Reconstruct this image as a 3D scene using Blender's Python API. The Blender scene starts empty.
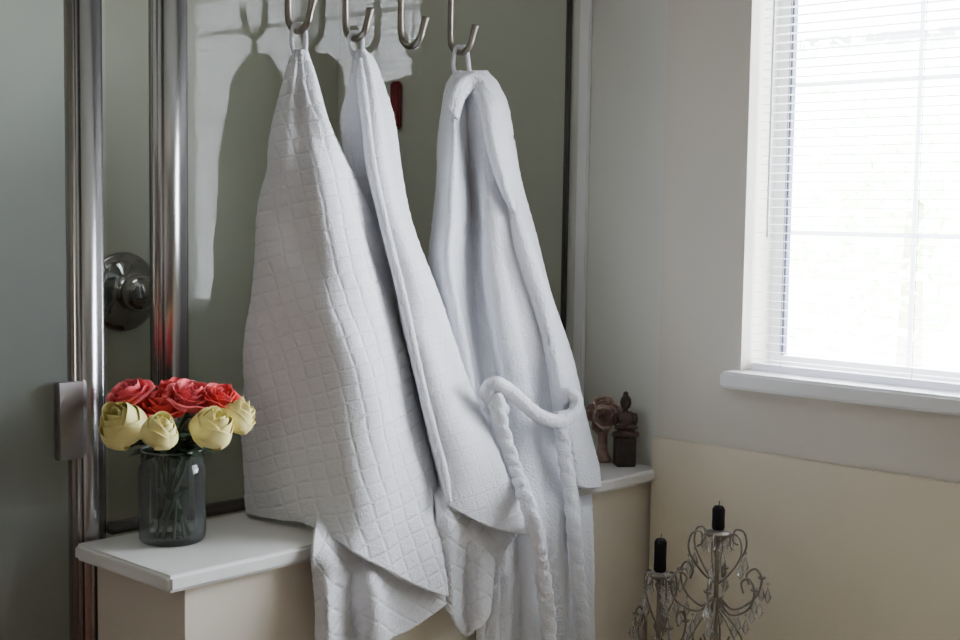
import bpy, bmesh, math, random
import numpy as np
from mathutils import Vector, Matrix
random.seed(4)
C = bpy.context.scene.collection

# ---------------------------------------------------------------- camera
CAM = Vector((0, 0, 1.5)); yaw = math.radians(43.2); pit = math.atan(110/1340)
Fh = Vector((math.cos(yaw), math.sin(yaw), 0)); R0 = Vector((math.sin(yaw), -math.cos(yaw), 0))
Fw = Fh*math.cos(pit) + Vector((0, 0, -math.sin(pit))); U0 = R0.cross(Fw)
rl = .015
Rr = (R0 + U0*rl).normalized(); Ur = (U0 - R0*rl).normalized()
cd = bpy.data.cameras.new("camera"); cam = bpy.data.objects.new("camera", cd); C.objects.link(cam)
cam.matrix_world = Matrix(((Rr.x, Ur.x, -Fw.x, CAM.x), (Rr.y, Ur.y, -Fw.y, CAM.y), (Rr.z, Ur.z, -Fw.z, CAM.z), (0, 0, 0, 1)))
cd.sensor_width = 36; cd.lens = 1340/960*36; cd.clip_start = .05
bpy.context.scene.camera = cam

# world point: image pixel coordinates (a, b) cast through the camera
# to a chosen depth Y from the room's y=0 line
def P(a, b, Y):
    d = Fw + Rr*((a-480)/1340) + Ur*((320-b)/1340)
    return CAM + d*(Y/d.y)

# ---------------------------------------------------------------- materials
def mat(name, col, rough=.6, metal=0, bump=0, bscale=200, var=0, vscale=5, spec=.5, sheen=0, quilt=0, bdist=.002):
    m = bpy.data.materials.new(name); m.use_nodes = True
    nt = m.node_tree; b = nt.nodes["Principled BSDF"]
    b.inputs["Base Color"].default_value = (*col, 1); b.inputs["Roughness"].default_value = rough
    b.inputs["Metallic"].default_value = metal; b.inputs["Specular IOR Level"].default_value = spec
    if sheen: b.inputs["Sheen Weight"].default_value = sheen; b.inputs["Sheen Roughness"].default_value = .5
    tc = nt.nodes.new("ShaderNodeTexCoord"); last = None
    if var:
        n = nt.nodes.new("ShaderNodeTexNoise"); n.inputs["Scale"].default_value = vscale; n.inputs["Detail"].default_value = 4
        nt.links.new(tc.outputs["Object"], n.inputs["Vector"])
        r = nt.nodes.new("ShaderNodeValToRGB")
        r.color_ramp.elements[0].position = .3; r.color_ramp.elements[1].position = .7
        r.color_ramp.elements[0].color = (*[c*(1-var) for c in col], 1)
        r.color_ramp.elements[1].color = (*[min(1, c*(1+var)) for c in col], 1)
        nt.links.new(n.outputs["Fac"], r.inputs["Fac"]); nt.links.new(r.outputs["Color"], b.inputs["Base Color"])
    if bump:
        n = nt.nodes.new("ShaderNodeTexNoise"); n.inputs["Scale"].default_value = bscale; n.inputs["Detail"].default_value = 4; n.inputs["Roughness"].default_value = .65
        nt.links.new(tc.outputs["Object"], n.inputs["Vector"])
        bp = nt.nodes.new("ShaderNodeBump"); bp.inputs["Strength"].default_value = bump; bp.inputs["Distance"].default_value = bdist
        nt.links.new(n.outputs["Fac"], bp.inputs["Height"]); last = bp.outputs["Normal"]
        nt.links.new(last, b.inputs["Normal"])
    if quilt:   # stitched square grid read from the cloth's UV map (one unit = one cell)
        uv = nt.nodes.new("ShaderNodeUVMap"); sp = nt.nodes.new("ShaderNodeSeparateXYZ"); nt.links.new(uv.outputs[0], sp.inputs[0])
        ds = []
        for k in range(2):
            fr = nt.nodes.new("ShaderNodeMath"); fr.operation = 'PINGPONG'; fr.inputs[1].default_value = .5; nt.links.new(sp.outputs[k], fr.inputs[0]); ds.append(fr)
        mn = nt.nodes.new("ShaderNodeMath"); mn.operation = 'MINIMUM'; nt.links.new(ds[0].outputs[0], mn.inputs[0]); nt.links.new(ds[1].outputs[0], mn.inputs[1])
        mr = nt.nodes.new("ShaderNodeMapRange"); mr.interpolation_type = 'SMOOTHSTEP'; mr.inputs[1].default_value = .0; mr.inputs[2].default_value = .16
        nt.links.new(mn.outputs[0], mr.inputs[0])
        b2 = nt.nodes.new("ShaderNodeBump"); b2.inputs["Strength"].default_value = .8; b2.inputs["Distance"].default_value = quilt
        nt.links.new(mr.outputs[0], b2.inputs["Height"])
        if last: nt.links.new(last, b2.inputs["Normal"])
        nt.links.new(b2.outputs["Normal"], b.inputs["Normal"])
    return m

def glassmat(name, tint, rough=0.0, ior=1.5, boost=1.0, haze=0, hcol=(.6, .66, .66)):
    m = bpy.data.materials.new(name); m.use_nodes = True; nt = m.node_tree
    for n in list(nt.nodes): nt.nodes.remove(n)
    o = nt.nodes.new("ShaderNodeOutputMaterial"); mx = nt.nodes.new("ShaderNodeMixShader")
    t = nt.nodes.new("ShaderNodeBsdfTransparent"); t.inputs[0].default_value = (*tint, 1)
    g = nt.nodes.new("ShaderNodeBsdfGlossy"); g.inputs["Roughness"].default_value = rough
    f = nt.nodes.new("ShaderNodeFresnel"); f.inputs[0].default_value = ior
    ml = nt.nodes.new("ShaderNodeMath"); ml.operation = 'MULTIPLY'; ml.inputs[1].default_value = boost; ml.use_clamp = True
    nt.links.new(f.outputs[0], ml.inputs[0]); nt.links.new(ml.outputs[0], mx.inputs[0])
    base = t.outputs[0]
    if haze:
        d = nt.nodes.new("ShaderNodeBsdfDiffuse"); d.inputs[0].default_value = (*hcol, 1); m2 = nt.nodes.new("ShaderNodeMixShader"); m2.inputs[0].default_value = haze
        nt.links.new(t.outputs[0], m2.inputs[1]); nt.links.new(d.outputs[0], m2.inputs[2]); base = m2.outputs[0]
    nt.links.new(base, mx.inputs[1]); nt.links.new(g.outputs[0], mx.inputs[2]); nt.links.new(mx.outputs[0], o.inputs[0])
    return m

M_wall = mat("wall_paint", (.69, .645, .57), .75, bump=.25, bscale=60)
M_room = mat("room_paint", (.46, .42, .37), .8, bump=.2, bscale=60)
M_sur = mat("cream_surround", (.75, .675, .53), .35, var=.03)
M_shw = mat("shower_wall", (.63, .64, .55), .35, var=.04)
M_cap = mat("cap_white", (.82, .82, .80), .25)
M_pony = mat("pony_paint", (.74, .68, .57), .5, bump=.15, bscale=60)
M_white = mat("white_trim", (.86, .86, .86), .4)
M_floor = mat("floor_wood", (.20, .09, .06), .4, var=.3, vscale=12)
M_ceil = mat("ceiling_paint", (.58, .57, .55), .9)
M_chr = mat("brushed_chrome", (.46, .45, .45), .27, 1)
M_chr2 = mat("polished_chrome", (.45, .45, .46), .06, 1)
M_plate = mat("hinge_steel", (.28, .26, .26), .42, 1)
M_hook = mat("brushed_nickel", (.27, .24, .21), .3, 1)
M_rail = mat("dark_seal", (.07, .065, .06), .5)
M_tow = mat("terry_white", (.89, .90, .945), .95, bump=1, bscale=260, sheen=.25, spec=.1, quilt=.0016, bdist=.0035)
M_robe = mat("plush_white", (.88, .89, .95), .95, bump=1, bscale=160, sheen=.4, spec=.1, bdist=.005)
M_glass = glassmat("shower_glass", (.85, .875, .84), .035, 1.5, .5)
M_door = glassmat("door_glass", (.80, .84, .82), .08, 1.5, 1.0, haze=.12)
M_jar = glassmat("jar_glass", (.70, .74, .73), .04, 1.5, .9, haze=.04)
M_dark = mat("frame_shadow", (.06, .07, .12), .6)  # dark blue colour standing in for shade inside the window frame
M_red = mat("petal_red", (.76, .07, .08), .55, var=.12, vscale=30)
M_pink = mat("petal_pink", (.82, .12, .15), .55, var=.12, vscale=30)
M_yel = mat("petal_cream", (.88, .78, .32), .55, var=.05, vscale=30)
M_stem = mat("stem_green", (.06, .09, .045), .6)
M_leaf = mat("leaf_green", (.04, .07, .035), .5, var=.3, vscale=40)
M_cand = mat("candle_black", (.010, .008, .009), .8, spec=.15)
M_ant = mat("antique_silver", (.20, .175, .145), .4, .6, var=.25, vscale=60)
M_cry = glassmat("crystal", (.97, .97, .96), .02, 1.6, 1.6, haze=.15, hcol=(.8, .79, .76))
M_fig = mat("figurine_brown", (.040, .030, .027), .4, var=.4, vscale=60)
M_figr = mat("figurine_rust", (.055, .033, .027), .4, var=.4, vscale=60)
M_tan = mat("figurine_tan", (.42, .28, .24), .6, var=.3, vscale=90)
M_redc = mat("red_cloth", (.20, .005, .01), .9)
M_tree = mat("tree_leaf", (.62, .80, .50), .8, var=.15, vscale=3)
M_bark = mat("bark", (.4, .35, .3), .9)
M_stucco = mat("stucco", (.8, .78, .78), .9)
M_roof = mat("roof_shingle", (.40, .38, .42), .9, var=.2)
M_grass = mat("lawn", (.55, .6, .5), .9, var=.2)
# blind slats and window bars: thin white vinyl, lets some light through
def vinyl(name, tr):
    m = bpy.data.materials.new(name); m.use_nodes = True
    nt = m.node_tree; pb = nt.nodes["Principled BSDF"]; pb.inputs["Base Color"].default_value = (.9, .9, .92, 1); pb.inputs["Roughness"].default_value = .5
    tl = nt.nodes.new("ShaderNodeBsdfTranslucent"); tl.inputs[0].default_value = (.9, .9, .95, 1); mx = nt.nodes.new("ShaderNodeMixShader"); mx.inputs[0].default_value = tr
    nt.links.new(pb.outputs[0], mx.inputs[1]); nt.links.new(tl.outputs[0], mx.inputs[2]); nt.links.new(mx.outputs[0], nt.nodes["Material Output"].inputs[0]); return m
M_slat = vinyl("blind_slat", .25); M_bar = vinyl("window_bar", .6)

# ---------------------------------------------------------------- builders
def newobj(name, me, parent=None, m=None):
    o = bpy.data.objects.new(name, me); C.objects.link(o)
    if m and me is not None: me.materials.append(m)
    if parent: o.parent = parent
    return o
def thing(o, label, cat, group=None):
    o["label"] = label; o["category"] = cat
    if group: o["group"] = group
    return o
def struct(o, label=None):
    o["kind"] = "structure"
    if label: o["label"] = label
    return o
def empty(name, loc, label, cat, group=None):
    o = bpy.data.objects.new(name, None); o.location = loc; o.empty_display_size = .05; C.objects.link(o)
    return thing(o, label, cat, group)
def attach(ch, par):
    bpy.context.view_layer.update()
    ch.parent = par; ch.matrix_parent_inverse = par.matrix_world.inverted()
    return ch
def boxes(name, bl, m, bevel=0, seg=2):
    bm = bmesh.new()
    for lo, hi in bl:
        r = bmesh.ops.create_cube(bm, size=1)
        for v in r['verts']:
            v.co = Vector([(lo[i]+hi[i])/2 + v.co[i]*(hi[i]-lo[i]) for i in range(3)])
    if bevel:
        bmesh.ops.bevel(bm, geom=bm.edges[:], offset=bevel, segments=seg, affect='EDGES')
    me = bpy.data.meshes.new(name); bm.to_mesh(me); bm.free()
    return newobj(name, me, m=m)
def smooth(o):
    for p in o.data.polygons: p.use_smooth = True
    return o
def meshdata(name, vs, fs):
    me = bpy.data.meshes.new(name); me.from_pydata([tuple(v) for v in vs], [], fs); me.update(); return me
def lathe(name, prof, m, loc=(0, 0, 0), n=32, axis='Z', flute=0, nfl=8, caps=True):
    vs = []; fs = []
    for r, z in prof:
        for i in range(n):
            a = 2*math.pi*i/n; rr = r*(1+flute*math.cos(nfl*a))
            p = (rr*math.cos(a), rr*math.sin(a), z)
            if axis == 'Y': p = (p[0], -z, p[1])
            vs.append((p[0]+loc[0], p[1]+loc[1], p[2]+loc[2]))
    k = len(prof)
    for j in range(k-1):
        for i in range(n):
            fs.append((j*n+i, j*n+(i+1) % n, (j+1)*n+(i+1) % n, (j+1)*n+i))
    fs.append(tuple(range(n-1, -1, -1)))
    if caps: fs.append(tuple((k-1)*n+i for i in range(n)))
    o = newobj(name, meshdata(name, vs, fs), m=m); smooth(o)
    return o
def crom(A, n):
    A = np.asarray(A, float); m = len(A)
    E = np.concatenate([[2*A[0]-A[1]], A, [2*A[-1]-A[-2]]])
    t = np.linspace(0, m-1-1e-9, n); i = t.astype(int); f = (t-i).reshape((-1,)+(1,)*(A.ndim-1))
    p0, p1, p2, p3 = E[i], E[i+1], E[i+2], E[i+3]
    return .5*((2*p1)+(-p0+p2)*f+(2*p0-5*p1+4*p2-p3)*f**2+(-p0+3*p1-3*p2+p3)*f**3)
def tubegeo(pts, r, n=10, steps=None, braid=0, pitch=.05, cap=True, rough=0):
    pts = np.array([tuple(p) for p in pts]); steps = steps or max(12, len(pts)*8)
    Q = crom(pts, steps); rr = crom(np.array(r if hasattr(r, '__len__') else [r]*len(pts)), steps)
    vs = []; fs = []; T = np.gradient(Q, axis=0); T /= np.linalg.norm(T, axis=1)[:, None]+1e-9
    up = np.array([0.31, .2, .93]); a = np.cross(T[0], up); a /= np.linalg.norm(a); s = 0
    rng = random.Random(3)
    for k in range(steps):
        if k: s += np.linalg.norm(Q[k]-Q[k-1])
        a = a-T[k]*np.dot(a, T[k]); a /= np.linalg.norm(a)+1e-9; b = np.cross(T[k], a)
        for i in range(n):
            th = 2*math.pi*i/n; q = rr[k]
            if braid: q *= 1+braid*abs(math.sin(th+math.pi*s/pitch))-braid*.5
            if rough: q += rng.uniform(-rough, rough)
            vs.append(Q[k]+a*q*math.cos(th)+b*q*math.sin(th))
    for k in range(steps-1):
        for i in range(n):
            fs.append((k*n+i, k*n+(i+1) % n, (k+1)*n+(i+1) % n, (k+1)*n+i))
    if cap: fs.append(tuple(range(n-1, -1, -1))); fs.append(tuple((steps-1)*n+i for i in range(n)))
    return vs, fs
def tube(name, pts, r, m, **k):
    vs, fs = tubegeo(pts, r, **k); return smooth(newobj(name, meshdata(name, vs, fs), m=m))

# ---------------------------------------------------------------- room shell
XW = 2.52; YG = 2.09
wz0, wz1, wy0, wy1 = 1.158, 2.2, .30, 1.580
struct(boxes("wall_right", [((XW, -1.6, 0), (2.70, 1.80, 1.138)), ((XW, -1.6, wz1), (2.70, 1.80, 2.6)),
                            ((XW, wy1, 1.138), (2.70, 1.80, wz1)), ((XW, -1.6, 1.138), (2.70, wy0, wz1))], M_wall), "beige painted wall around the window")
struct(boxes("wall_shower_side", [((2.535, 1.80, 0), (2.70, 3.1, 2.6))], mat("side_paint", (.69, .69, .63), .4)))
struct(boxes("wall_shower_rear", [((.25, 2.95, 0), (2.535, 3.1, 2.6))], M_shw))
struct(boxes("wall_shower_end", [((.25, 2.13, 0), (.40, 2.95, 2.6))], M_shw))
struct(boxes("wall_front", [((-1.3, 2.06, 0), (.50, 2.13, 2.6))], M_room))
struct(boxes("wall_left", [((-1.45, -1.6, 0), (-1.3, 2.13, 2.6))], M_room))
struct(boxes("wall_back", [((-1.45, -1.75, 0), (2.70, -1.6, 2.6))], M_room))
struct(boxes("floor", [((-1.45, -1.75, -.1), (2.70, 3.1, 0))], M_floor))
struct(boxes("ceiling", [((-1.45, -1.75, 2.6), (2.70, 3.1, 2.7))], M_ceil))
struct(boxes("wall_surround", [((2.500, -1.6, .5), (XW, 1.80, .985))], M_sur, .0025), "cream tub surround panel below the window")
struct(boxes("wall_ledge", [((1.235, 1.81, 0), (2.535, 2.078, .882)), ((1.266, 2.078, 0), (2.535, 2.14, .882))], M_pony), "low cream half wall under the shower glass")
struct(boxes("trim_1", [((1.190, 1.787, .882), (2.535, 2.080, .911))], M_cap, .006, 3), "glossy white cap on the half wall")
struct(boxes("trim_2", [((1.45, -1.6, 0), (2.500, 1.81, .5))], M_sur, .006), "cream tub deck")
struct(boxes("trim_4", [((2.527, 2.028, .913), (2.536, 2.062, 2.58))], M_white, .003), "white vertical trim strip beside the shower glass")

# window
fx = 2.635; k = .028
fr = [((fx, wy0, 1.138), (fx+.04, wy1, wz0+k)), ((fx, wy0, wz1-k), (fx+.04, wy1, wz1)),
      ((fx, wy1-k, wz0+k), (fx+.04, wy1, wz1-k)), ((fx, wy0, wz0+k), (fx+.04, wy0+k, wz1-k)),
      ((fx+.005, .93, wz0+k), (fx+.035, .98, wz1-k))]
w = struct(boxes("window_1", fr, M_white), "white divided-light window frame")
mt = [((fx+.021, wy0+k, zz-.005), (fx+.024, wy1-k, zz+.005)) for zz in (1.46, 1.785, 2.065)]+[((fx+.0245, yy-.005, wz0+k), (fx+.0265, yy+.005, wz1-k)) for yy in (1.26, .62)]
g = boxes("muntin_grid", mt, M_bar); attach(g, w)
g = boxes("shadow_strip", [((fx-.003, wy1-k-.010, wz0+k+.002), (fx+.012, wy1-k-.001, wz1-k))], M_dark); attach(g, w)  # dark strip painted in for the shadow in the frame gap
g = newobj("window_pane", meshdata("wp", [(fx+.018, wy0+.02, wz0+.02), (fx+.018, wy1-.02, wz0+.02), (fx+.018, wy1-.02, wz1-.02), (fx+.018, wy0+.02, wz1-.02)], [(0, 1, 2, 3)]), m=glassmat("pane", (.97, .98, 1), 0, 1.45, .6)); attach(g, w)
struct(boxes("trim_3", [((2.470, .2, 1.122), (2.634, 1.604, 1.158))], M_white, .006, 3), "white window sill")
# blind
bl = empty("window_blind", (2.56, .93, 2.19), "white horizontal mini blind hanging in the window", "window blind")
z = 1.182; V = []; Fc = []
while z < 2.15:
    b = len(V)
    for k in range(5):
        t = (k/4-.5); x = 2.560+t*.017; zz = z - t*.001 + .0013*(1-4*t*t)
        V += [(x, wy0+.008, zz), (x, wy1-.006, zz)]
    Fc += [(b+2*k, b+2*k+1, b+2*k+3, b+2*k+2) for k in range(4)]
    z += .0185
s = smooth(newobj("slats", meshdata("slats", V, Fc), m=M_slat)); attach(s, bl)
s = boxes("bottom_rail", [((2.548, wy0+.008, 1.1585), (2.572, wy1-.006, 1.173))], M_slat, .002); attach(s, bl)
s = boxes("headrail", [((2.54, wy0+.006, 2.155), (2.58, wy1-.004, 2.195))], M_white, .002); attach(s, bl)
for yy in (1.50, 1.2, .66, .38):
    s = tube("ladder_cord", [(2.5495, yy, 1.17), (2.5495, yy, 1.6), (2.5495, yy, 2.16)], .0008, M_slat, n=5); attach(s, bl)
s = tube("tilt_wand", [(2.537, 1.535, 2.16), (2.536, 1.535, 1.8), (2.537, 1.535, 1.45)], .0028, M_slat, n=8); attach(s, bl)

# outside
o = boxes("lawn", [((2.9, -12, -1.2), (25, 25, -1.1))], M_grass); thing(o, "grassy ground outside the window", "lawn"); o["kind"] = "stuff"
h = empty("neighbor_house", (14, 9.5, -1.1), "pale house with a grey roof beyond the window", "house")
attach(boxes("house_wall", [((13, 5, -1.1), (15, 16, 3.3))], M_stucco), h)
attach(newobj("roof", meshdata("roof", [(12.4, 4.4, 3.3), (12.4, 16.6, 3.3), (15.6, 16.6, 3.3), (15.6, 4.4, 3.3), (14, 6, 4.5), (14, 15, 4.5)],
     [(0, 1, 5, 4), (2, 3, 4, 5), (3, 0, 4), (1, 2, 5), (3, 2, 1, 0)]), m=M_roof), h)
tr = empty("garden_tree", (7.6, 3.6, -1.1), "leafy garden tree outside the window", "tree")
attach(tube("trunk", [(7.6, 3.6, -1.1), (7.65, 3.62, .2), (7.6, 3.6, 1.6)], [.12, .09, .05], M_bark), tr)
V = []; Fc = []
for i in range(1900):
    d = Vector((random.gauss(0, 1), random.gauss(0, 1), random.gauss(0, 1))).normalized()*random.random()**.4
    c = Vector((7.6, 3.9, 1.7)) + Vector((d.x*.9, d.y*1.2, d.z*1.1))
    u = Vector((random.gauss(0, 1), random.gauss(0, 1), random.gauss(0, 1))).normalized(); v = u.orthogonal().normalized()
    b = len(V); V += [c+u*.06, c+v*.03, c-u*.06, c-v*.03]; Fc.append((b, b+1, b+2, b+3))
attach(newobj("foliage", meshdata("foliage", V, Fc), m=M_tree), tr)

# ---------------------------------------------------------------- shower screen
ZT = 2.045
sc = empty("shower_screen", (1.9, YG, .885), "framed clear shower glass panel on the half wall", "shower screen")
def post(name, x0, x1, y0, y1, z0, z1, m=M_chr, par=sc, bev=.012, sm=True):
    o = boxes(name, [((x0, y0, z0), (x1, y1, z1))], m, min(bev, (x1-x0)*.4, (y1-y0)*.4), 4)
    if sm: smooth(o)
    attach(o, par); return o
post("post", 1.204, 1.262, 2.083, 2.13, 0, ZT+.05, bev=.010)
post("post", 1.358, 1.430, 2.068, 2.112, .912, ZT, bev=.014)
post("post", 2.521, 2.533, 2.086, 2.100, .915, ZT, m=M_rail, bev=.003)
post("bottom_rail", 1.432, 2.519, 2.081, 2.108, .912, .932, m=M_rail, bev=.004)
post("bottom_rail", 1.266, 1.356, 2.081, 2.108, .912, .932, m=M_rail, bev=.004)
post("top_rail", 1.266, 2.533, 2.068, 2.112, ZT+.001, ZT+.05, bev=.006)
for nm, x0, x1 in (("glass_pane", 1.266, 1.357), ("glass_pane", 1.4305, 2.5205)):
    attach(newobj(nm, meshdata(nm, [(x0, YG, .933), (x1, YG, .933), (x1, YG, ZT), (x0, YG, ZT)], [(0, 1, 2, 3)]), m=M_glass), sc)
dr = empty("shower_door", (.85, YG, 0), "framed shower door with grey tinted glass", "shower door")
attach(newobj("glass_pane", meshdata("dpane", [(.55, YG, .04), (1.194, YG, .04), (1.194, YG, 1.95), (.55, YG, 1.95)], [(0, 1, 2, 3)]), m=M_door), dr)
post("door_frame", .51, .549, 2.07, 2.1, .02, 2.0, par=dr, bev=.004)
post("door_frame", 1.195, 1.202, 2.084, 2.105, .02, 2.0, m=M_hook, par=dr, bev=.002)
post("hinge", 1.156, 1.204, 2.064, 2.082, 1.062, 1.196, m=M_plate, par=dr, bev=.002, sm=False)

# shower valve
pv = P(124, 292, 2.94)
va = empty("shower_valve", (pv.x, 2.95, pv.z), "round chrome shower valve on the shower wall", "shower valve")
attach(lathe("escutcheon", [(.098, .001), (.1, .006), (.096, .014), (.07, .020), (.045, .024), (.03, .032), (.026, .05)], M_chr2, (pv.x, 2.949, pv.z), 48, 'Y'), va)
attach(lathe("knob", [(.02, .05), (.036, .053), (.044, .062), (.046, .075), (.042, .09), (.028, .101), (.005, .104)], M_chr2, (pv.x, 2.949, pv.z), 48, 'Y'), va)
pr = P(391, 105, 2.70)
o = boxes("washcloth", [((2.519, 2.68, pr.z-.065), (2.5345, 2.72, pr.z+.065))], M_redc, .006, 3); thing(o, "dark red washcloth hanging inside the shower", "washcloth")

# ---------------------------------------------------------------- hooks
hx = [1.639, 1.783, 1.934, 2.081]
for i, x in enumerate(hx):
    pts = [(x, 2.123, 1.99), (x, 2.123, 2.07), (x, 2.119, 2.100), (x, 2.09, 2.108), (x, 2.062, 2.100), (x, 2.054, 2.06), (x, 2.054, 1.96), (x, 2.054, 1.87), (x, 2.046, 1.845),
           (x, 2.022, 1.833), (x, 1.998, 1.845), (x, 1.988, 1.868), (x, 1.980, 1.890)]
    o = tube("towel_hook", pts, [.0068]*12+[.008], M_hook, steps=80)
    thing(o, "brushed nickel over-the-glass hook" + (" with nothing on it" if i == 2 else " holding a robe" if i == 3 else " holding a towel"), "hook", "hooks over the shower panel")

# ---------------------------------------------------------------- cloth
def grid(rows, nu, nv):
    A = np.array([[tuple(P(*c)) for c in r] for r in rows])
    B = crom(A, nv)
    return np.swapaxes(crom(np.swapaxes(B, 0, 1), nu), 0, 1)
def cloth(B, quilt=0, cell=.033, rot=0, wr=.004, fold=0, seed=0, rough=0, gather=0):
    du = np.gradient(B, axis=1); dv = np.gradient(B, axis=0)
    N = np.cross(du, dv); N /= np.linalg.norm(N, axis=2)[..., None]+1e-9
    if N[B.shape[0]//2, B.shape[1]//2, 1] > 0: N = -N
    su = np.cumsum(np.linalg.norm(du, axis=2)[:, ::-1], axis=1)[:, ::-1]
    sv = np.cumsum(np.linalg.norm(dv, axis=2), axis=0)
    top = sv-sv[:1]; sv = sv - sv[-1:, :]
    lat = B[..., 0]*.80-B[..., 1]*.60; zz = B[..., 2]           # cloth lattice laid flat over the draped sheet
    c, s = math.cos(rot), math.sin(rot)
    a = (lat*c+zz*s)/cell; b = (-lat*s+zz*c)/cell
    a = a+.18*np.sin(b*.45+seed)+.03*np.sin(b*2.3+a); b = b+.40*np.sin(a*.30+seed)+.03*np.sin(a*1.9+b)
    h = np.zeros(B.shape[:2])
    if quilt:
        da = np.abs(a-np.round(a))*cell; db = np.abs(b-np.round(b))*cell
        h += -quilt*np.maximum(np.exp(-(da/.0036)**2), np.exp(-(db/.0036)**2))
    h += wr*(np.sin(su*31+sv*9+seed)+.7*np.sin(su*17-sv*23+seed*2)+.3*np.sin(su*55+sv*13+3*seed))*np.clip(top/.15, 0, 1)
    u = np.linspace(0, 1, B.shape[1])[None, :]
    if fold:
        g = np.clip((top-.1)/.5, 0, 1)
        h += fold*g*(np.sin(u*2*np.pi*7+.6*np.sin(top*4+seed))+.45*np.sin(u*2*np.pi*12.3+1+top*1.5))
    if gather:
        h += gather*np.clip(top/.06, 0, 1)*np.exp(-top/.35)*(np.sin(u*2*np.pi*3.2+top*3+seed)+.5*np.sin(u*2*np.pi*6.1-top*5))
    if rough:
        rng = np.random.default_rng(seed+1); h += rng.normal(0, rough, h.shape)
    return B+N*h[..., None], np.stack([a, b], -1)
def gridmesh(name, Gs, m, th=.006):
    V = []; Fc = []; UV = []
    for G, uv in Gs:
        b = len(V); nv, nu = G.shape[:2]; V += [tuple(p) for p in G.reshape(-1, 3)]; UV += list(uv.reshape(-1, 2))
        Fc += [(b+j*nu+i, b+j*nu+i+1, b+(j+1)*nu+i+1, b+(j+1)*nu+i) for j in range(nv-1) for i in range(nu-1)]
    me = meshdata(name, V, Fc); lay = me.uv_layers.new(name="UVMap")
    idx = np.empty(len(me.loops), dtype=np.int64); me.loops.foreach_get("vertex_index", idx)
    lay.data.foreach_set("uv", np.array(UV, dtype=np.float32)[idx].ravel())
    o = smooth(newobj(name, me, m=m))
    s = o.modifiers.new("thick", 'SOLIDIFY'); s.thickness = th; s.offset = 0
    return o
def R(y, xs, Ys, ys=None):
    return [(x, (ys[i] if ys else y), Ys[i]) for i, x in enumerate(xs)]

T1 = [R(50, [301, 296, 297, 299, 301, 304, 306, 303], [2.035, 2.03, 2.02, 2.015, 2.01, 2.015, 2.03, 2.035]),
      R(75, [293, 285, 289, 296, 304, 311, 316, 310], [2.05, 2.04, 2.01, 2.0, 1.985, 1.99, 2.02, 2.045]),
      R(120, [288, 274, 281, 294, 309, 322, 331, 318], [2.063, 2.055, 2.01, 1.99, 1.965, 1.965, 2.01, 2.05]),
      R(180, [280, 264, 274, 295, 318, 340, 356, 335], [2.065, 2.06, 2.01, 1.978, 1.94, 1.94, 2.0, 2.05]),
      R(260, [272, 254, 268, 296, 328, 360, 384, 355], [2.065, 2.06, 2.01, 1.967, 1.917, 1.915, 1.985, 2.045]),
      R(350, [264, 245, 264, 298, 338, 378, 408, 375], [2.065, 2.06, 2.01, 1.955, 1.885, 1.87, 1.96, 2.03]),
      R(430, [262, 243, 264, 302, 348, 394, 425, 392], [2.065, 2.055, 2.0, 1.92, 1.83, 1.82, 1.90, 1.98]),
      R(490, [264, 245, 268, 306, 354, 402, 437, 400], [2.06, 2.05, 1.975, 1.885, 1.77, 1.755, 1.78, 1.85], [488, 490, 493, 500, 512, 522, 525, 500]),
      R(0, [268, 247, 272, 308, 352, 402, 445, 420], [2.055, 2.045, 1.96, 1.87, 1.74, 1.735, 1.74, 1.765], [505, 512, 519, 524, 550, 578, 596, 570])]
T1b = [R(0, [318, 335, 355, 378, 402, 425], [1.87]*6, [505, 505, 502, 500, 498, 495]),
       R(0, [312, 332, 352, 376, 400, 430], [1.775, 1.78, 1.77, 1.78, 1.772, 1.78], [545, 542, 540, 538, 535, 530]),
       R(0, [312, 330, 348, 372, 398, 436], [1.77, 1.745, 1.775, 1.74, 1.77, 1.765], [580, 580, 578, 575, 570, 560]),
       R(0, [314, 330, 350, 374, 402, 440], [1.77, 1.735, 1.775, 1.73, 1.76, 1.76], [625, 622, 615, 610, 600, 580]),
       R(0, [316, 332, 350, 376, 410, 443], [1.77, 1.735, 1.775, 1.73, 1.76, 1.76], [672, 668, 658, 645, 630, 603])]
def towel(name, main, tail, label, hxx, rot, seed, ridge=None):
    G = cloth(grid(main, 180, 300), .0010, .029, rot, .0032, 0, seed, .00030, gather=.006)
    G2 = cloth(grid(tail, 110, 120), .0009, .029, rot+.5, .0045, 0, seed+1, .00030)
    o = gridmesh(name, [G, G2], M_tow); thing(o, label, "towel", "towels on the hooks")
    top = G[0][0].mean(axis=0)
    lp = tube("hanging_loop", [top+np.array((.0, .006, -.03)), (hxx-.007, 2.034, top[2]+.01), (hxx-.006, 2.030, 1.842), (hxx+.0, 2.022, 1.846), (hxx+.006, 2.014, 1.842), (hxx+.007, 2.010, top[2]+.01), top+np.array((0, -.006, -.03))], .0045, M_robe)
    attach(lp, o)
    if ridge:
        e = tube("rolled_edge", [P(*p) for p in ridge], [.004]+[.0095]*(len(ridge)-2)+[.006], M_robe, n=14, steps=260, rough=.0008); attach(e, o)
    return o
towel("towel", T1, T1b, "white quilted bath towel draped onto the ledge beside the flowers", hx[0], .26, 0)
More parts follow.
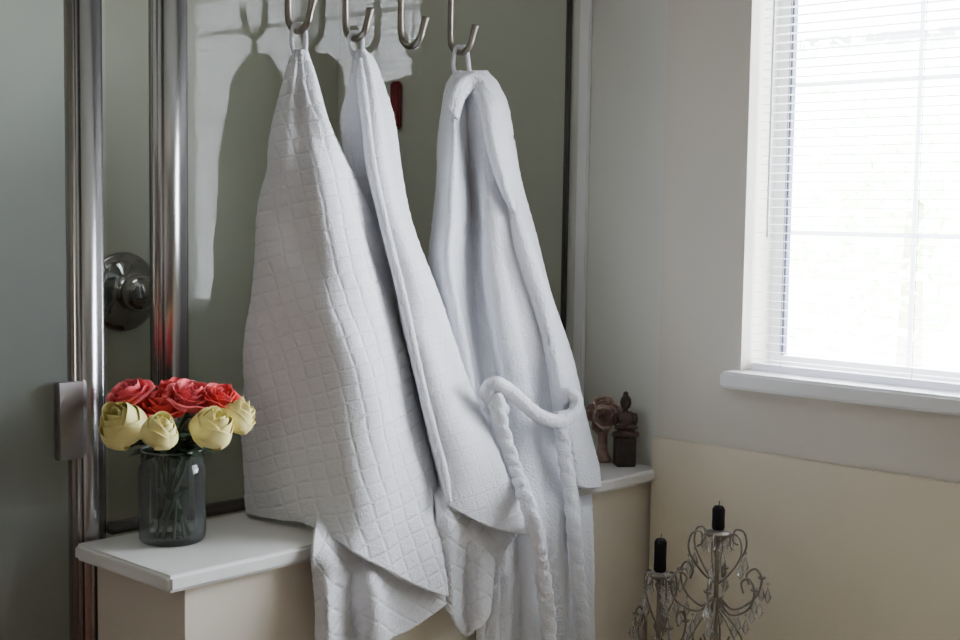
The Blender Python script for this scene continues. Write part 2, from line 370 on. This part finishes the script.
T2 = [R(50, [362, 357, 358, 360, 362, 364, 361], [2.035, 2.03, 2.022, 2.015, 2.01, 2.025, 2.035]),
      R(65, [358, 352, 357, 361, 369, 376, 370], [2.05, 2.035, 2.02, 2.0, 1.995, 2.02, 2.045]),
      R(110, [356, 343, 362, 364, 378, 389, 380], [2.055, 2.035, 2.015, 1.98, 1.97, 2.0, 2.04]),
      R(160, [358, 342, 368, 370, 384, 396, 385], [2.058, 2.03, 2.01, 1.96, 1.95, 1.99, 2.04]),
      R(220, [368, 349, 380, 382, 398, 411, 396], [2.055, 2.02, 1.995, 1.945, 1.93, 1.97, 2.03]),
      R(300, [385, 365, 399, 401, 420, 438, 420], [2.04, 2.0, 1.965, 1.905, 1.88, 1.92, 2.0]),
      R(400, [410, 392, 421, 423, 447, 473, 450], [2.0, 1.96, 1.92, 1.85, 1.82, 1.86, 1.96]),
      R(470, [432, 424, 438, 442, 472, 504, 486], [1.95, 1.90, 1.86, 1.795, 1.762, 1.760, 1.83]),
      R(0, [440, 434, 441, 450, 487, 530, 516], [1.84, 1.81, 1.79, 1.76, 1.725, 1.690, 1.74], [488, 494, 500, 506, 526, 534, 522])]
T2b = [R(0, [432, 448, 462, 478, 500, 516], [1.85]*6, [470, 470, 470, 470, 480, 490]),
       R(0, [436, 450, 464, 480, 502, 520], [1.775, 1.765, 1.775, 1.765, 1.755, 1.735], [510, 510, 512, 518, 522, 528]),
       R(0, [438, 452, 465, 480, 494, 505], [1.77, 1.745, 1.77, 1.745, 1.755, 1.740], [560, 562, 562, 562, 558, 552]),
       R(0, [442, 454, 466, 478, 487, 492], [1.77, 1.745, 1.77, 1.745, 1.755, 1.75], [600, 620, 636, 627, 610, 590])]
towel("towel", T2, T2b, "white quilted towel with a folded edge hanging between towel and robe", hx[1], .24, 5,
      [(360, 58, 2.0), (362, 85, 1.985), (366, 120, 1.968), (372, 165, 1.95), (384, 222, 1.932), (403, 300, 1.892), (425, 400, 1.838), (443, 470, 1.783), (449, 503, 1.752)])

# robe
rb = empty("bathrobe", (2.081, 2.0, 1.80), "white plush bathrobe with a knotted cord belt on the end hook", "bathrobe")
RB = [R(72, [462, 456, 460, 466, 476, 482, 486, 482], [2.035, 2.02, 2.01, 2.01, 2.0, 2.0, 2.02, 2.035]),
      R(92, [458, 448, 454, 464, 478, 492, 500, 492], [2.05, 2.03, 1.98, 2.0, 1.96, 1.965, 2.0, 2.04]),
      R(150, [458, 441, 453, 468, 484, 500, 510, 501], [2.055, 2.03, 1.950, 2.005, 1.94, 1.945, 1.99, 2.04]),
      R(220, [458, 436, 450, 470, 489, 508, 519, 508], [2.055, 2.03, 1.935, 2.0, 1.92, 1.925, 1.97, 2.03]),
      R(270, [460, 432, 449, 471, 496, 520, 534, 520], [2.05, 2.02, 1.925, 1.985, 1.90, 1.905, 1.96, 2.02]),
      R(340, [475, 448, 462, 478, 508, 542, 558, 545], [2.04, 2.0, 1.925, 1.960, 1.875, 1.88, 1.95, 2.0]),
      R(420, [488, 462, 478, 492, 525, 560, 580, 565], [2.0, 1.98, 1.92, 1.92, 1.85, 1.86, 1.92, 1.97]),
      R(475, [495, 470, 486, 500, 530, 565, 586, 572], [1.93, 1.91, 1.87, 1.86, 1.795, 1.80, 1.86, 1.90]),
      R(520, [490, 476, 492, 508, 535, 566, 589, 580], [1.785, 1.783, 1.780, 1.775, 1.745, 1.745, 1.77, 1.785]),
      R(600, [492, 480, 498, 514, 540, 568, 592, 584], [1.785, 1.78, 1.765, 1.77, 1.73, 1.74, 1.765, 1.785]),
      R(690, [492, 478, 498, 514, 542, 570, 596, 588], [1.785, 1.78, 1.755, 1.77, 1.73, 1.74, 1.765, 1.785])]
attach(gridmesh("robe_body", [cloth(grid(RB, 170, 240), 0, .03, 0, .0018, .007, 2, .00045, gather=.004)], M_robe, .009), rb)
SL = [R(140, [499, 503, 508, 512, 509], [1.945, 1.925, 1.925, 1.96, 2.0]),
      R(190, [504, 510, 516, 521, 517], [1.93, 1.905, 1.905, 1.94, 1.99]),
      R(250, [515, 522, 530, 537, 532], [1.905, 1.88, 1.88, 1.92, 1.98]),
      R(320, [534, 543, 552, 560, 554], [1.88, 1.85, 1.85, 1.90, 1.96]),
      R(400, [552, 560, 570, 580, 574], [1.85, 1.815, 1.815, 1.86, 1.92]),
      R(450, [562, 571, 582, 591, 586], [1.82, 1.785, 1.785, 1.82, 1.88]),
      R(487, [570, 578, 589, 599, 592], [1.79, 1.755, 1.755, 1.775, 1.783], [482, 486, 489, 487, 480])]
attach(gridmesh("sleeve", [cloth(grid(SL, 60, 140), 0, .03, 0, .003, .0, 6, .00045)], M_robe, .01), rb)
# shawl collar : a broad soft fold over the shoulders, rows run along it, columns across it
outer = [(447, 106), (450, 91), (457, 79), (466, 73), (477, 72), (490, 80), (503, 97), (510, 125), (513, 155), (514, 185), (516, 212)]
inner = [(457, 120), (461, 104), (465, 96), (470, 93), (475, 95), (480, 105), (484, 122), (489, 148), (496, 172), (503, 192), (513, 214)]
dep = [1.970, 1.966, 1.972, 1.98, 1.975, 1.955, 1.935, 1.920, 1.912, 1.906, 1.902]
CO = [[(o[0], o[1], d+.03), (o[0]*.8+i[0]*.2, o[1]*.8+i[1]*.2, d-.006), (o[0]*.5+i[0]*.5, o[1]*.5+i[1]*.5, d-.013), (o[0]*.2+i[0]*.8, o[1]*.2+i[1]*.8, d-.014), (i[0], i[1], d-.002), (i[0]+1, i[1]-3, d+.02)]
      for o, i, d in zip(outer, inner, dep)]
attach(gridmesh("collar", [cloth(grid(CO, 44, 150), 0, .03, 0, .0018, .0, 9, .00045)], M_robe, .008), rb)
hr = hx[3]
lp = tube("hanging_loop", [P(464, 82, 2.01), (hr-.009, 2.034, 1.80), (hr-.006, 2.032, 1.842), (hr, 2.022, 1.846), (hr+.006, 2.012, 1.842), (hr+.009, 2.006, 1.80), P(471, 84, 1.99)], .0048, M_robe); attach(lp, rb)
bt = [P(503, 410, 1.86), P(494, 403, 1.83), P(487, 394, 1.81), P(490, 386, 1.80), P(498, 384, 1.79), P(511, 392, 1.79), P(526, 406, 1.785), P(543, 418, 1.785), P(561, 421, 1.785), P(574, 412, 1.785), P(576, 400, 1.79), P(569, 394, 1.80), P(561, 399, 1.815)]
b1 = [P(495, 392, 1.80), P(502, 430, 1.795), P(515, 470, 1.760), P(530, 510, 1.675), P(540, 560, 1.690), P(547, 610, 1.698), P(552, 690, 1.698)]
b2 = [P(560, 412, 1.80), P(564, 450, 1.775), P(570, 490, 1.735), P(574, 530, 1.705), P(578, 580, 1.703), P(582, 620, 1.703), P(588, 690, 1.703)]
attach(tube("belt", bt, .0145, M_robe, n=20, steps=220, braid=.08, pitch=.03, rough=.0006), rb)
attach(tube("belt", b1, .0155, M_robe, n=24, steps=300, braid=.22, pitch=.036, rough=.0006), rb)
attach(tube("belt", b2, .0150, M_robe, n=24, steps=300, braid=.22, pitch=.036, rough=.0006), rb)

# ---------------------------------------------------------------- jar and roses
jx, jy, jz = 1.328, 1.984, .911
jar = lathe("mason_jar", [(r*1.15, z*1.05) for r, z in [(.046, .0005), (.050, .006), (.051, .02), (.0505, .110), (.050, .126), (.0465, .132), (.0455, .134), (.0475, .137), (.0455, .141), (.0475, .144), (.0455, .150), (.046, .154)]], M_jar, (jx, jy, jz), 48, caps=False)
thing(jar, "clear glass mason jar of roses on the white ledge", "jar")
attach(tube("rim", [(jx+.0528*math.cos(t), jy+.0528*math.sin(t), jz+.162) for t in np.linspace(0, 2*math.pi, 24)], .0018, mat("jar_rim", (.4, .45, .45), .15), n=6, steps=60), jar)
def bloom(r, openf, m, seed):
    rnd = random.Random(seed); V = []; Fc = []; bud = openf < .5
    layers = [(2, .44, 1.04), (3, .68, 1.02), (3, .86, .97), (4, 1.0, .86)] if bud else [(3, .24, .95), (4, .42, 1.0), (4, .60, 1.02), (5, .80, .96), (5, 1.0, .84)]
    for li, (n, rf, hf) in enumerate(layers):
        ph = rnd.random()*6
        for k in range(n):
            c = ph+2*math.pi*k/n+rnd.uniform(-.12, .12); hw = math.pi/n*(1.5 if bud else 1.6); b = len(V); A, B = 10, 13
            hh = hf*rnd.uniform(.90, 1.1); curl = (openf*(li/4)*1.25 if not bud else (.4+openf)*(li/3)**2)*rnd.uniform(.7, 1.3)
            for i in range(A):
                t = i/(A-1)
                for j in range(B):
                    s = j/(B-1)*2-1
                    wdt = min(1, math.sin(math.pi*(.14+.62*t))**.6+.1)
                    top = 1-(.22 if bud else .16)*abs(s)**2.0
                    prof = math.sin(math.pi*.5*min(1, t*1.6))**.7
                    if bud: rr = r*rf*prof*(1-.50*max(0, t-.48)/.52*(1-.40*li/3)) + r*(.02*abs(s)+curl*.16*max(0, t-.72)/.28)
                    else: rr = r*rf*(prof*(1-.25*max(0, t-.5)) + curl*.32*max(0, t-.6)/.4 + .02*abs(s)+.045*math.sin(s*6+k*2+seed)*t*t)
                    zz = r*(1.75 if bud else 1.45)*hh*(t*top) - curl*r*.26*max(0, t-.72)/.28 + (0 if bud else r*.05*math.sin(s*7+k)*t*t)
                    a = c+s*hw*wdt
                    V.append((rr*math.cos(a), rr*math.sin(a), zz))
            Fc += [(b+i*B+j, b+i*B+j+1, b+(i+1)*B+j+1, b+(i+1)*B+j) for i in range(A-1) for j in range(B-1)]
    o = smooth(newobj("bloom", meshdata("bloom", V, Fc), m=m)); s = o.modifiers.new("s", 'SOLIDIFY'); s.thickness = .0010
    s = o.modifiers.new("sub", 'SUBSURF'); s.levels = 1; s.render_levels = 1
    return o
def leaf(loc, d, L, w):
    d = Vector(d).normalized(); sd = d.cross(Vector((0, 0, 1))).normalized(); up = sd.cross(d); V = []; Fc = []
    for i in range(8):
        t = i/7; ww = w*math.sin(math.pi*t**.8)+.0003; c = Vector(loc)+d*L*t-Vector((0, 0, 1))*L*.35*t*t
        V += [c-sd*ww+up*ww*.35, c, c+sd*ww+up*ww*.35]
    for i in range(7):
        Fc += [(3*i, 3*i+1, 3*i+4, 3*i+3), (3*i+1, 3*i+2, 3*i+5, 3*i+4)]
    return smooth(newobj("leaf", meshdata("leaf", V, Fc), m=M_leaf))
roses = [  # image pixel x, y, chosen depth, radius, openness, material, colour
    (130, 393, 2.010, .034, .9, M_pink, "pink"), (163, 404, 1.960, .036, 1.0, M_red, "red"), (192, 396, 1.935, .037, 1.0, M_pink, "pink"),
    (222, 398, 1.905, .032, .7, M_red, "red"), (123, 426, 1.965, .045, .3, M_yel, "pale yellow"), (160, 433, 1.880, .034, .1, M_yel, "pale yellow"),
    (211, 430, 1.870, .040, .2, M_yel, "pale yellow"), (238, 417, 1.875, .034, .4, M_yel, "pale yellow"), (177, 388, 2.01, .032, .8, M_red, "red")]
tilt = {4: (-.65, -.2), 5: (.0, -.45), 6: (.12, -.5), 7: (.55, -.5)}
ctr = Vector((jx, jy, jz+.14))
for i, (px, py, Y, r, op, m, cn) in enumerate(roses):
    c = P(px, py, Y); d = (c-ctr); d.z = max(d.z, .02)
    if i in tilt: d = Vector((tilt[i][0], tilt[i][1], .72)).normalized()
    else: d = (d.normalized()+Vector((0, 0, .6))+Vector((-.12, -.20, 0))).normalized()
    base = c-d*r*.85
    e = empty("rose", base, ("opened " if op > .6 else "half-closed ")+cn+" rose in the glass jar", "rose", "roses in the jar")
    b = bloom(r, op, m, i); b.rotation_euler = d.to_track_quat('Z', 'Y').to_euler(); b.location = base; attach(b, e)
    a = 2*math.pi*i/9; foot = Vector((jx+.030*math.cos(a), jy+.030*math.sin(a), jz+.008)); neck = Vector((jx+.024*math.cos(a+2.6), jy+.024*math.sin(a+2.6), jz+.145))
    nk2 = neck.lerp(base, .5)+Vector((0, 0, .012))
    attach(tube("stem", [foot, foot.lerp(neck, .5), neck, nk2, base+d*.003], [.0032, .0032, .0028, .0026, .004], M_stem, n=8), e)
    for k in range(5):
        ang = a+k*1.7; attach(leaf(neck.lerp(base, .1+.17*k), (math.cos(ang), math.sin(ang)-.4, .5), .055, .018), e)
    nd = Vector((math.cos(a), math.sin(a), 0)); attach(leaf(Vector((jx, jy, jz+.150))+nd*.02, (nd.x, nd.y, .45), .062, .017), e)
    attach(leaf(foot.lerp(neck, .45), (math.cos(a+1), math.sin(a+1), 1.6), .045, .014), e)
    attach(leaf(foot.lerp(neck, .2), (math.cos(a+3), math.sin(a+3), 1.9), .045, .014), e)

# ---------------------------------------------------------------- figurines
def blobs(name, L, m, vox=.0012):
    bm = bmesh.new()
    for (x, y, zc), (a, b, c) in L:
        r = bmesh.ops.create_uvsphere(bm, u_segments=20, v_segments=14, radius=1)
        for v in r['verts']: v.co = Vector((v.co.x*a+x, v.co.y*b+y, v.co.z*c+zc))
    me = bpy.data.meshes.new(name); bm.to_mesh(me); bm.free(); o = newobj(name, me, m=m)
    rm = o.modifiers.new("r", 'REMESH'); rm.mode = 'VOXEL'; rm.voxel_size = vox; rm.use_smooth_shade = True
    sm = o.modifiers.new("s", 'SMOOTH'); sm.iterations = 3
    return o
cx, cy, cz = 2.486, 1.866, .911
f = empty("buddha_figurine", (cx, cy, cz), "small dark seated buddha figure on a square block", "figurine")
attach(boxes("pedestal", [((-.019, -.019, 0), (.019, .019, .056))], M_fig, .002), f); f.children[0].location = (0, 0, 0)
f.children[0].matrix_parent_inverse = Matrix()
# figure is modelled facing local -Y
fg = blobs("seated_figure", [((0, 0, .073), (.014, .011, .020)), ((0, .001, .091), (.0165, .0105, .013)), ((0, .001, .099), (.0185, .0085, .006)),
    ((-.0195, -.001, .088), (.005, .0055, .014)), ((.0195, -.001, .088), (.005, .0055, .014)), ((-.013, -.010, .075), (.011, .0055, .005)), ((.013, -.010, .075), (.011, .0055, .005)),
    ((-.015, -.006, .061), (.0125, .013, .007)), ((.015, -.006, .061), (.0125, .013, .007)), ((0, -.013, .061), (.014, .009, .006)),
    ((0, 0, .107), (.005, .005, .009)), ((0, -.001, .122), (.0110, .0120, .0145)), ((0, -.0140, .121), (.002, .003, .004)), ((0, .001, .1365), (.0055, .0055, .0065))], M_figr)
fg.parent = f; f.rotation_euler = (0, 0, math.radians(-40)); f.scale = (1.2, 1.2, 1.22)
cx, cy = 2.490, 1.934
f = empty("rose_figurine", (cx, cy, cz), "dusty pink carved flower cluster on a slim column", "figurine")
attach(lathe("column", [(.022, 0), (.022, .008), (.016, .014), (.012, .03), (.011, .06), (.014, .08), (.020, .092), (.012, .1)], M_tan, (cx, cy, cz), 24), f)
for k, (dx, dy, dz, r, dd) in enumerate(((.0, .0, .136, .021, (-.3, -.3, 1)), (-.014, .010, .122, .019, (-1, .1, .6)), (.010, -.018, .122, .019, (-.1, -1, .5)), (-.008, -.012, .118, .023, (-.8, -.7, .35)), (-.002, .002, .104, .019, (-.9, -.6, -.1)))):
    b = bloom(r, .9, M_tan, 77+k); b.location = (cx+dx, cy+dy, cz+dz-.012); b.rotation_euler = Vector(dd).to_track_quat('Z', 'Y').to_euler(); attach(b, f); b.name = "flower_head"

# ---------------------------------------------------------------- candelabras
crm = meshdata("crystal", [(0, 0, .5), (0, 0, -1.0)]+[(.36*math.cos(a*math.pi/3), .36*math.sin(a*math.pi/3), -.45) for a in range(6)]+[(0, 0, .5), (.0, .0, .9)]+[(.16*math.cos(a*math.pi/3), .16*math.sin(a*math.pi/3), .7) for a in range(6)],
    [(0, 2+i, 2+(i+1) % 6) for i in range(6)]+[(1, 2+(i+1) % 6, 2+i) for i in range(6)]+[(8, 10+(i+1) % 6, 10+i) for i in range(6)]+[(9, 10+i, 10+(i+1) % 6) for i in range(6)])
crm.materials.append(M_cry)
def cryst(loc, s, par):
    o = bpy.data.objects.new("crystal_pendant", crm); C.objects.link(o); o.location = loc; o.scale = (s, s, s*1.15); attach(o, par)
def candelabra(c, ztop, zb, label, clabel, nar, Ra, ch):
    c = Vector((c[0], c[1], 0)); e = empty("candelabra", (c.x, c.y, zb), label, "candelabra", "crystal candelabras on the tub deck")
    H = ztop-zb; z = Vector((0, 0, 1))
    attach(lathe("stem", [(.055, 0), (.056, .006), (.04, .014), (.016, .024), (.007, .04), (.006, H*.3), (.013, H*.34), (.014, H*.37), (.005, H*.41), (.005, H*.55), (.011, H*.6), (.005, H*.65),
                 (.005, H*.85), (.010, H*.91), (.005, H*.93), (.020, H*.965), (.027, H*.985), (.027, H*.99), (.013, H)], M_ant, (c.x, c.y, zb), 24), e)
    for k in range(nar):
        a = 2*math.pi*k/nar+.4; u = Vector((math.cos(a), math.sin(a), 0)); z0 = ztop-.125
        pts = [c+z*(z0-.01)+u*.006, c+u*Ra*.4+z*(z0-.035), c+u*Ra*.85+z*(z0-.015), c+u*Ra+z*(z0+.022), c+u*Ra*.85+z*(z0+.045), c+u*Ra*.66+z*(z0+.034), c+u*Ra*.72+z*(z0+.014)]
        up = [c+z*(z0+.02)+u*.006, c+u*Ra*.35+z*(z0+.045), c+u*Ra*.62+z*(z0+.085), c+u*Ra*.58+z*(z0+.118), c+u*Ra*.38+z*(z0+.124), c+u*Ra*.34+z*(z0+.102), c+u*Ra*.45+z*(z0+.094)]
        lo = [c+z*(z0-.03)+u*.006, c+u*Ra*.35+z*(z0-.06), c+u*Ra*.6+z*(z0-.10), c+u*Ra*.45+z*(z0-.125), c+u*Ra*.25+z*(z0-.11), c+u*Ra*.32+z*(z0-.09)]
        for pp, rr in ((pts, .0025), (up, .0021), (lo, .0021)):
            attach(tube("arm", pp, rr, M_ant, n=8, steps=44), e)
        cup = lathe("drip_cup", [(.002, 0), (.007, .003), (.009, .006), (.008, .007), (.003, .004)], M_ant, tuple(c+u*Ra+z*(z0+.022)), 16); attach(cup, e)
        for rad, zz in ((Ra, z0+.000), (Ra*.5, z0-.060), (Ra*1.14, z0-.004), (Ra*.62, z0+.060), (Ra*.8, z0-.044), (Ra*.6, z0-.128)):
            cryst(c+u*rad+z*zz, .021, e)
    for k in range(8):
        a = 2*math.pi*k/8; cryst((c.x+.027*math.cos(a), c.y+.027*math.sin(a), ztop-.024), .017, e)
    cn = lathe("candle", [(.0110, .002), (.0128, .006), (.0122, ch*.5), (.0126, ch-.006), (.009, ch), (.003, ch-.002)], M_cand, (c.x, c.y, ztop), 24)
    thing(cn, clabel, "candle", "black candles in the candelabras")
    attach(tube("wick", [(c.x, c.y, ztop+ch-.003), (c.x+.001, c.y, ztop+ch+.005), (c.x+.003, c.y, ztop+ch+.01)], .0009, M_cand, n=6), cn)
candelabra((2.213, 1.428), .880, .50, "tall antique silver candelabra with crystal pendants on the tub deck", "short burnt black candle on the tall candelabra", 6, .094, .048)
candelabra((2.186, 1.545), .778, .50, "smaller antique silver candelabra with crystal drops beside the taller one", "black candle standing in the smaller candelabra", 5, .055, .068)

# ---------------------------------------------------------------- light
wd = bpy.data.worlds.new("w"); bpy.context.scene.world = wd; wd.use_nodes = True
bg = wd.node_tree.nodes["Background"]; bg.inputs[0].default_value = (.90, .94, 1, 1); bg.inputs[1].default_value = 55
def area(name, loc, rot, sx, sy, e, col, portal=False):
    l = bpy.data.lights.new(name, 'AREA'); l.shape = 'RECTANGLE'; l.size = sx; l.size_y = sy; l.energy = e; l.color = col
    if portal: l.cycles.is_portal = True
    o = bpy.data.objects.new(name, l); o.location = loc; o.rotation_euler = rot; C.objects.link(o); return o
area("window_portal", (2.69, (wy0+wy1)/2, (wz0+wz1)/2), (0, math.radians(90), 0), wz1-wz0, wy1-wy0, 1, (1, 1, 1), True)
area("room_fill", (.2, .2, 2.58), (0, 0, 0), 1.4, 1.4, 3, (1, .88, .76))  # added soft fill that lifts the room's shadows, no real fixture
area("shower_fill", (1.6, 2.55, 2.58), (0, 0, 0), .5, .3, 1.6, (1, .96, .90))  # added fill to brighten the shower interior, not an actual lamp
